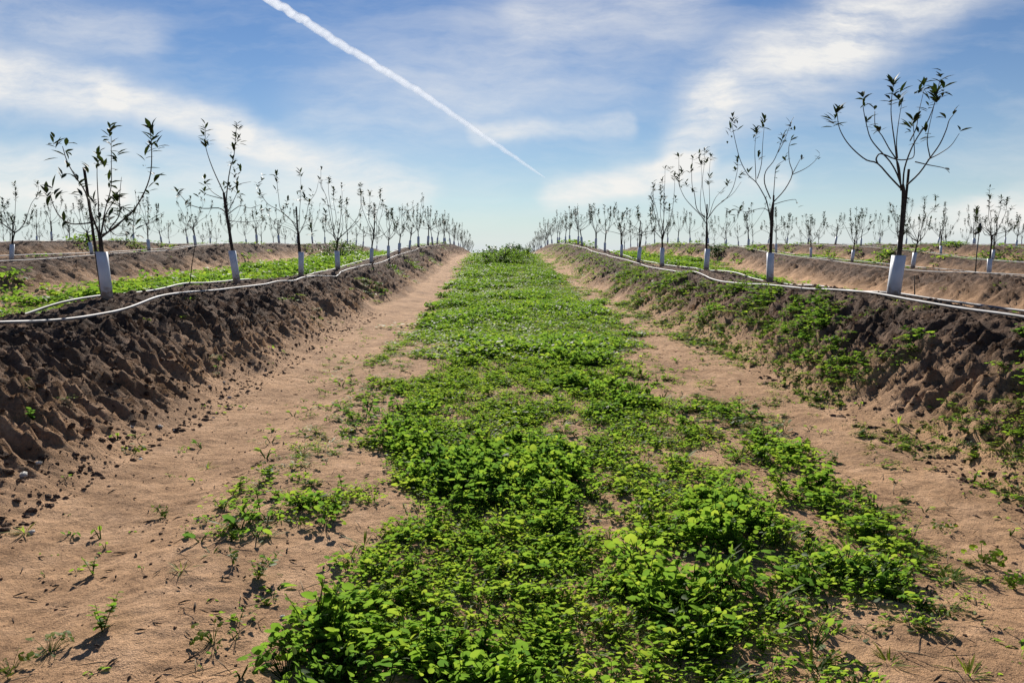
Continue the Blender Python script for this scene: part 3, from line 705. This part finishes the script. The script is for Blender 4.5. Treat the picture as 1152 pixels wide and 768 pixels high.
for side, rows in (('left', ROW_L), ('right', ROW_R)):
    for k, rx in enumerate(rows):
        y = 7.1 if side == 'left' else 7.56
        if k == 0: d0 = dL if side == 'left' else dR
        off = [0, -.25, .9, .2, 1.6, .7, 1.9, .4][k] if side == 'right' else [0, -.1, .4, 1.3, .6, 1.1, .2, 1.7][k]
        n = 0; i = 0
        while True:
            yy = d0[i] if (k == 0 and i < 5) else (7.3+3.52*i+off if k else d0[4]+3.52*(i-4))
            i += 1
            if yy > (96 if k == 0 else 72): break
            if not seen(rx, yy): continue
            grp = 'young trees of the %s row %s of the grass strip' % (ORD[k], side)
            if n < (12 if k == 0 else 7):
                if k == 0: lab = '%s young tree from the camera in the row just %s of the grass strip' % (ORD[n], side)
                else: lab = '%s young tree from the picture edge in the %s row %s of the grass strip' % (ORD[n], ORD[k], side)
            else:
                lab = 'tiny distant young tree near the crest in the %s row %s of the grass strip' % (ORD[k], side)
            j = rs.randrange(14)
            if k == 0 and n < 3:
                parts, lab = special[(side, n)]; plant(parts, rx, yy, 0, 1., lab, grp)
            else:
                plant(GEN[j] if yy < 34 else FAR[j], rx+rs.uniform(-.1, .1), yy+rs.uniform(-.12, .12), rs.uniform(0, 6.28), rs.uniform(.88, 1.05), lab, grp)
            n += 1

# ------------------------------------------------------------------ drip hoses on the berms, stakes and the riser
def hose(rx, off, y0, y1, seed, label, r=.0115):
    ys = np.concatenate([np.arange(y0, 16, .12), np.arange(max(16, y0), y1, .45)]) if y0 < 16 else np.arange(y0, y1, .45)
    xs = rx+off+(.05*vnoise(ys*.35, ys*0+seed*7.7, 70)+.022*vnoise(ys*1.3, ys*0+seed*3.1, 71))
    zs = np.max([height(xs+a, ys) for a in (-.03, 0, .03)], axis=0)
    pd = np.pad(zs, 3, 'edge'); zs = np.max([pd[i:i+len(zs)] for i in range(7)], axis=0); k = np.hanning(11)[1:-1]; k /= k.sum()
    zs = np.convolve(np.pad(zs, 4, 'edge'), k, 'valid')+r*.5
    mb = MB(); mb.tube(np.stack([xs, ys, zs], -1), np.full(len(ys), r), 7)
    return tag(link('drip_hose', mb.mesh('drip_hose', M_HOSE)), label, 'hose', 'white drip hoses along the tree rows')
for side, rows, sg in (('left', ROW_L, -1), ('right', ROW_R, 1)):
    for k, rx in enumerate(rows[:5]):
        y0 = max(1.0, abs(rx)/(576/FPX)*.85-1)
        for w, o in (('near', -.27*sg), ('far', .22*sg)):
            hose(rx, o, y0, 70, k*2+sg*13+(o > 0), 'white drip hose on the %s edge of the %s berm to the %s' % ('alley facing' if w == 'near' else 'outer', ORD[k], side))
def stick(name, x, y, h, lean, r, m, label, cat):
    z = hz(x, y); mb = MB(); mb.tube([(0, 0, -.05), (lean*.5, 0, h*.5), (lean, .02, h)], [r, r*.95, r*.8], 6)
    o = link(name, mb.mesh(name, m)); o.location = (x, y, z); return tag(o, label, cat)
stick('thin_stick', -3.75, 9.6, .5, .09, .006, M_STAKE, 'thin dark twig stuck upright behind the drip hoses between the first two left trees', 'stick')
stick('thin_stick', 4.35, 8.2, .38, .0, .007, M_STAKE, 'short dark peg beside the base of the foremost right tree', 'stick')
# riser post with an air valve on the second right row
rx, ry = ROW_R[1]-.05, 18.2
root = bpy.data.objects.new('valve_riser', None); C.objects.link(root); root.location = (rx, ry, hz(rx, ry)); tag(root, 'thin dark riser post topped by a dark valve, on the second right berm', 'riser post')
mb = MB(); mb.tube([(0, 0, -.05), (.0, 0, .5), (.03, 0, 1.12)], [.013, .012, .012], 8); link('post', mb.mesh('post', M_METAL), root)
mb = MB(); mb.tube([(.03, 0, 1.0), (.03, 0, 1.06), (.03, 0, 1.16), (.03, 0, 1.22)], [.028, .045, .04, .018], 10); link('valve', mb.mesh('valve', M_METAL), root)
mb = MB(); mb.tube([(.02, 0, 1.0), (-.03, 0, .99), (-.075, 0, .97)], [.018, .03, .034], 8); link('nozzle', mb.mesh('nozzle', M_METAL), root)

# ------------------------------------------------------------------ bushes and the mound of weeds on the crest
def bush(name, x, y, w, h, n, L, seed, label, m, tint=.4, twigs=6, spiky=0):
    rs = random.Random(seed); root = bpy.data.objects.new(name, None); C.objects.link(root); root.location = (x, y, hz(x, y, False)); tag(root, label, 'bush')
    mb = MB(); tips = []
    for i in range(twigs):
        a = rs.uniform(0, 6.283); r = w*rs.uniform(.2, .95); t = np.array([r*math.cos(a), r*math.sin(a), h*rs.uniform(.55, 1.05+spiky)]); tips.append(t)
        mb.tube([(0, 0, -.03), t*.5*np.array([1.1, 1.1, .8]), t], [.012, .008, .004], 5)
    link('stem', mb.mesh('stem', M_BARK), root)
    mb = MB()
    for i in range(n):
        if rs.random() < .3: p = tips[rs.randrange(twigs)]*rs.uniform(.6, 1.0)+np.array([rs.gauss(0, .05) for _ in range(3)])
        else:
            a = rs.uniform(0, 6.283); q = rs.random()**.5; e = rs.uniform(0, 1); bump = 1+.3*math.sin(3*a+seed)
            p = np.array([w*q*math.cos(a)*bump, w*q*math.sin(a)*bump, h*e*math.sqrt(max(0, 1-q*q*.85))*(1+.15*math.sin(5*a))])
        l = L*rs.uniform(.6, 1.3); v, f = leaf_blade(l, l*.6, 'round', .2, .3); M = rot(rs.uniform(0, 6.283), rs.uniform(-.6, 1.1), rs.uniform(-.5, .5)); mb.add(v@M.T+p, f, min(1, max(0, rs.gauss(tint, .22))))
    link('foliage', mb.mesh('foliage', m), root)
bush('weed_mound', .0, 33.5, 1.25, .55, 2600, .08, 3, 'large lush green weed mound in the middle of the alley near the crest', M_WEED, .35)
bush('weed_mound', .75, 37.5, .9, .5, 1300, .08, 4, 'smaller green weed mound behind the large one near the crest', M_WEED, .4)
bush('tall_weed', -.1, 47, 1.2, .42, 900, .11, 5, 'dark straggly weed standing against the sky at the left of the crest', M_BUSH, .4, 14, .5)
bush('tall_weed', 1.1, 48, 1.1, .45, 900, .11, 6, 'dark straggly weed standing against the sky at the right of the crest', M_BUSH, .4, 14, .5)
bush('round_bush', 10.1, 37, .5, .62, 1300, .06, 8, 'dark round bush beyond the third right tree at the crest', M_BUSH, .3)
bush('tall_weed', -7.2, 36, 1.3, .7, 900, .09, 9, 'dark leafy weed patch behind the fifth tree of the left row', M_BUSH, .4, 16, .4)

# ------------------------------------------------------------------ sky, sun, contrail
w = bpy.data.worlds.new('World'); scene.world = w; w.use_nodes = True
nt = w.node_tree; ns = nt.nodes; ln = nt.links; ns.clear()
out = ns.new('ShaderNodeOutputWorld'); bg = ns.new('ShaderNodeBackground'); bg.inputs['Strength'].default_value = .0615
sky = ns.new('ShaderNodeTexSky'); sky.sky_type = 'NISHITA'; sky.sun_disc = False; sky.sun_elevation = SUN_EL; sky.sun_rotation = SUN_AZ
sky.air_density = 1.0; sky.dust_density = .0; sky.ozone_density = 2.0; sky.altitude = 200
tc = ns.new('ShaderNodeTexCoord')
def mth(op, a, b=None, c=None):
    n = ns.new('ShaderNodeMath'); n.operation = op
    for i, q in enumerate((a, b, c)):
        if q is None: continue
        if isinstance(q, (int, float)): n.inputs[i].default_value = q
        else: ln.new(q, n.inputs[i])
    return n.outputs[0]
sep = ns.new('ShaderNodeSeparateXYZ'); ln.new(tc.outputs['Generated'], sep.inputs[0])
yy = mth('MAXIMUM', sep.outputs[1], .08)
U = mth('DIVIDE', sep.outputs[0], yy); V = mth('DIVIDE', sep.outputs[2], yy)
cmb = ns.new('ShaderNodeCombineXYZ'); ln.new(U, cmb.inputs[0]); ln.new(V, cmb.inputs[1])
def cloudnoise(vec, scale, det, angle=0, sx=1, sy=1, rough=.6):
    mp = ns.new('ShaderNodeMapping'); mp.inputs['Rotation'].default_value = (0, 0, angle); mp.inputs['Scale'].default_value = (sx, sy, 1)
    ln.new(vec, mp.inputs['Vector']); n = ns.new('ShaderNodeTexNoise'); n.inputs['Scale'].default_value = scale; n.inputs['Detail'].default_value = det; n.inputs['Roughness'].default_value = rough
    ln.new(mp.outputs[0], n.inputs['Vector']); return n
wn = cloudnoise(cmb.outputs[0], 4, 5)
wv = ns.new('ShaderNodeVectorMath'); wv.operation = 'MULTIPLY_ADD'; ln.new(wn.outputs['Color'], wv.inputs[0]); wv.inputs[1].default_value = (.07, .06, 0); ln.new(cmb.outputs[0], wv.inputs[2])
off = ns.new('ShaderNodeVectorMath'); off.operation = 'SUBTRACT'; ln.new(wv.outputs[0], off.inputs[0]); off.inputs[1].default_value = (.035, .03, 0)
P = off.outputs[0]
def uv(px, py):
    d = ray(px, py); return d[0]/d[1], d[2]/d[1]
def streak(a, b, wpx, amp, soft=2):
    A = uv(*a); B = uv(*b); ab = (B[0]-A[0], B[1]-A[1]); L2 = ab[0]**2+ab[1]**2
    s = ns.new('ShaderNodeVectorMath'); s.operation = 'SUBTRACT'; ln.new(P, s.inputs[0]); s.inputs[1].default_value = (*A, 0)
    dt = ns.new('ShaderNodeVectorMath'); dt.operation = 'DOT_PRODUCT'; ln.new(s.outputs[0], dt.inputs[0]); dt.inputs[1].default_value = (ab[0]/L2, ab[1]/L2, 0)
    cl = ns.new('ShaderNodeClamp'); ln.new(dt.outputs['Value'], cl.inputs[0])
    m2 = ns.new('ShaderNodeVectorMath'); m2.operation = 'SCALE'; m2.inputs[0].default_value = (*ab, 0); ln.new(cl.outputs[0], m2.inputs['Scale'])
    s2 = ns.new('ShaderNodeVectorMath'); s2.operation = 'DISTANCE'; ln.new(s.outputs[0], s2.inputs[0]); ln.new(m2.outputs[0], s2.inputs[1])
    q = mth('DIVIDE', s2.outputs['Value'], wpx/FPX); q = mth('POWER', q, 3.2); return mth('MULTIPLY', mth('EXPONENT', mth('MULTIPLY', q, -1)), amp)
bands = [((-150, 70), (120, 106), 30, .80), ((120, 106), (270, 138), 20, .75), ((260, 150), (470, 212), 22, .75), ((-80, 185), (120, 215), 40, .75), ((130, 185), (420, 215), 26, .45),
         ((1110, -50), (950, 40), 44, .72), ((950, 40), (810, 110), 46, .72), ((815, 105), (765, 168), 26, .72), ((790, 180), (620, 222), 17, 1.0), ((880, 200), (700, 205), 18, .5),
         ((530, 148), (705, 138), 11, .55), ((1040, 252), (1250, 208), 24, .9), ((400, 135), (740, 30), 66, .28), ((600, 20), (770, -15), 36, .4), ((-50, 20), (160, 40), 30, .3)]
tot = None
for a, b, wd, am in bands:
    s = streak(a, b, wd, am); tot = s if tot is None else mth('MAXIMUM', mth('MAXIMUM', tot, s), mth('MULTIPLY', mth('ADD', tot, s), .72))
fib = cloudnoise(P, 4, 9, R(28), 1, 5.0, .66); fib2 = cloudnoise(P, 3.2, 7, R(22), 1, 4.5, .6)
mot = cloudnoise(P, 11, 7, R(-20), 1, 2.4, .66)
fibr = cloudnoise(P, 4, 9, R(-30), 1, 5.0, .66)
sidef = ns.new('ShaderNodeMapRange'); sidef.inputs['From Min'].default_value = .02; sidef.inputs['From Max'].default_value = .2; ln.new(U, sidef.inputs['Value'])
fibm = mth('ADD', mth('MULTIPLY', fib.outputs['Fac'], mth('SUBTRACT', 1, sidef.outputs[0])), mth('MULTIPLY', fibr.outputs['Fac'], sidef.outputs[0]))
tex = mth('ADD', mth('MULTIPLY', fibm, .95), mth('MULTIPLY', mot.outputs['Fac'], .5))
mrp = ns.new('ShaderNodeMapRange'); mrp.inputs['From Min'].default_value = .48; mrp.inputs['From Max'].default_value = .92; mrp.inputs['To Min'].default_value = .10; mrp.inputs['To Max'].default_value = 1.30; ln.new(tex, mrp.inputs['Value'])
cl1 = mth('MULTIPLY', tot, mrp.outputs[0])
mr2 = ns.new('ShaderNodeMapRange'); mr2.inputs['From Min'].default_value = .44; mr2.inputs['From Max'].default_value = .85; mr2.inputs['To Min'].default_value = 0; mr2.inputs['To Max'].default_value = .55; ln.new(fib2.outputs['Fac'], mr2.inputs['Value'])
cl = mth('MINIMUM', mth('ADD', cl1, mth('MULTIPLY', mr2.outputs[0], .8)), .93)
front = ns.new('ShaderNodeMapRange'); front.inputs['From Min'].default_value = .08; front.inputs['From Max'].default_value = .35; ln.new(sep.outputs[1], front.inputs['Value'])
upm = ns.new('ShaderNodeMapRange'); upm.inputs['From Min'].default_value = -.01; upm.inputs['From Max'].default_value = .03; ln.new(sep.outputs[2], upm.inputs['Value'])
cl = mth('MULTIPLY', mth('MULTIPLY', cl, front.outputs[0]), upm.outputs[0])
hsv = ns.new('ShaderNodeHueSaturation'); hsv.inputs['Hue'].default_value = .512; hsv.inputs['Saturation'].default_value = 1.22; hsv.inputs['Value'].default_value = .82; ln.new(sky.outputs[0], hsv.inputs['Color'])
mixc = ns.new('ShaderNodeMix'); mixc.data_type = 'RGBA'; ln.new(cl, mixc.inputs['Factor']); hzn = mth('EXPONENT', mth('DIVIDE', mth('MAXIMUM', sep.outputs[2], 0), -.07)); hzf = mth('MULTIPLY', hzn, .72)
mixh = ns.new('ShaderNodeMix'); mixh.data_type = 'RGBA'; ln.new(hzf, mixh.inputs['Factor']); ln.new(hsv.outputs[0], mixh.inputs[6]); mixh.inputs[7].default_value = (6.3, 7.7, 10.0, 1)
ln.new(mixh.outputs[2], mixc.inputs[6]); mixc.inputs[7].default_value = (10.2, 10.0, 9.6, 1)
ln.new(mixc.outputs[2], bg.inputs['Color']); ln.new(bg.outputs[0], out.inputs[0])

sd = bpy.data.lights.new('sun', 'SUN'); so = bpy.data.objects.new('sun', sd); C.objects.link(so)
sd.energy = 5.0; sd.angle = R(.53); sd.color = (1, .94, .85)
import mathutils
v = mathutils.Vector((-math.sin(SUN_AZ)*-1*math.cos(SUN_EL), math.cos(SUN_AZ)*math.cos(SUN_EL), math.sin(SUN_EL)))
so.rotation_euler = v.to_track_quat('Z', 'Y').to_euler(); so.location = v*50

def contrail():
    alt = 2600.
    m, nt2, ns2, ln2 = mat('ice_trail')
    o = ns2.new('ShaderNodeOutputMaterial'); tr = ns2.new('ShaderNodeBsdfTranslucent'); df = ns2.new('ShaderNodeBsdfDiffuse'); tp = ns2.new('ShaderNodeBsdfTransparent')
    tr.inputs[0].default_value = (.95, .95, .95, 1); df.inputs[0].default_value = (.95, .95, .95, 1)
    mx = ns2.new('ShaderNodeMixShader'); mx.inputs[0].default_value = .35; ln2.new(tr.outputs[0], mx.inputs[1]); ln2.new(df.outputs[0], mx.inputs[2])
    lw = ns2.new('ShaderNodeLayerWeight'); lw.inputs['Blend'].default_value = .5
    tc2 = ns2.new('ShaderNodeTexCoord'); no = ns2.new('ShaderNodeTexNoise'); no.inputs['Scale'].default_value = .006; no.inputs['Detail'].default_value = 5; ln2.new(tc2.outputs['Object'], no.inputs['Vector'])
    q = ns2.new('ShaderNodeMath'); q.operation = 'MULTIPLY_ADD'; ln2.new(no.outputs['Fac'], q.inputs[0]); q.inputs[1].default_value = .2; ln2.new(lw.outputs['Facing'], q.inputs[2])
    mr = ns2.new('ShaderNodeMapRange'); mr.inputs['From Min'].default_value = .35; mr.inputs['From Max'].default_value = 1.1; mr.inputs['To Min'].default_value = .95; mr.inputs['To Max'].default_value = 0; ln2.new(q.outputs[0], mr.inputs['Value'])
    m3 = ns2.new('ShaderNodeMixShader'); ln2.new(mr.outputs[0], m3.inputs[0]); ln2.new(tp.outputs[0], m3.inputs[1]); ln2.new(mx.outputs[0], m3.inputs[2]); ln2.new(m3.outputs[0], o.inputs[0])
    pts = []
    path = [(240, -38), (305, 0), (350, 28), (400, 60), (450, 90), (500, 122), (550, 157), (585, 181), (613, 200)]
    for px, py in path:
        d = ray(px, py); t = alt/d[2]; pts.append((d[0]*t, d[1]*t, alt))
    Pn = smooth_line(pts, 400); s = np.linspace(0, 1, len(Pn))
    dist = np.linalg.norm(Pn, axis=1)
    wpx = np.interp(s, [0, .1, .3, .5, .75, .93, 1], [5.2, 5.0, 4.5, 4.0, 3.1, 1.8, .5])
    # lens of real width, wider with age
    rad = wpx/FPX*dist*(1+.22*vnoise(np.arange(len(Pn))*.16, s*0, 90)*.3+.03*vnoise(np.arange(len(Pn))*.45, s*0, 91))
    Pn[:, 2] += rad*.2*vnoise(np.arange(len(Pn))*.12, s*0+4, 92)
    mb = MB(); mb.tube(Pn, rad, 12, .5, False)
    tag(link('contrail', mb.mesh('contrail', m)), 'straight white aircraft trail slanting down through the blue sky', 'contrail')
contrail()

scene.render.engine = 'CYCLES'
scene.cycles.use_denoising = True
scene.cycles.max_bounces = 6; scene.cycles.transparent_max_bounces = 8; scene.cycles.diffuse_bounces = 3; scene.cycles.transmission_bounces = 4; scene.cycles.glossy_bounces = 2
vs = scene.view_settings; vs.view_transform = 'Standard'; vs.look = 'None'; vs.exposure = .56; vs.gamma = 1; vs.use_curve_mapping = False
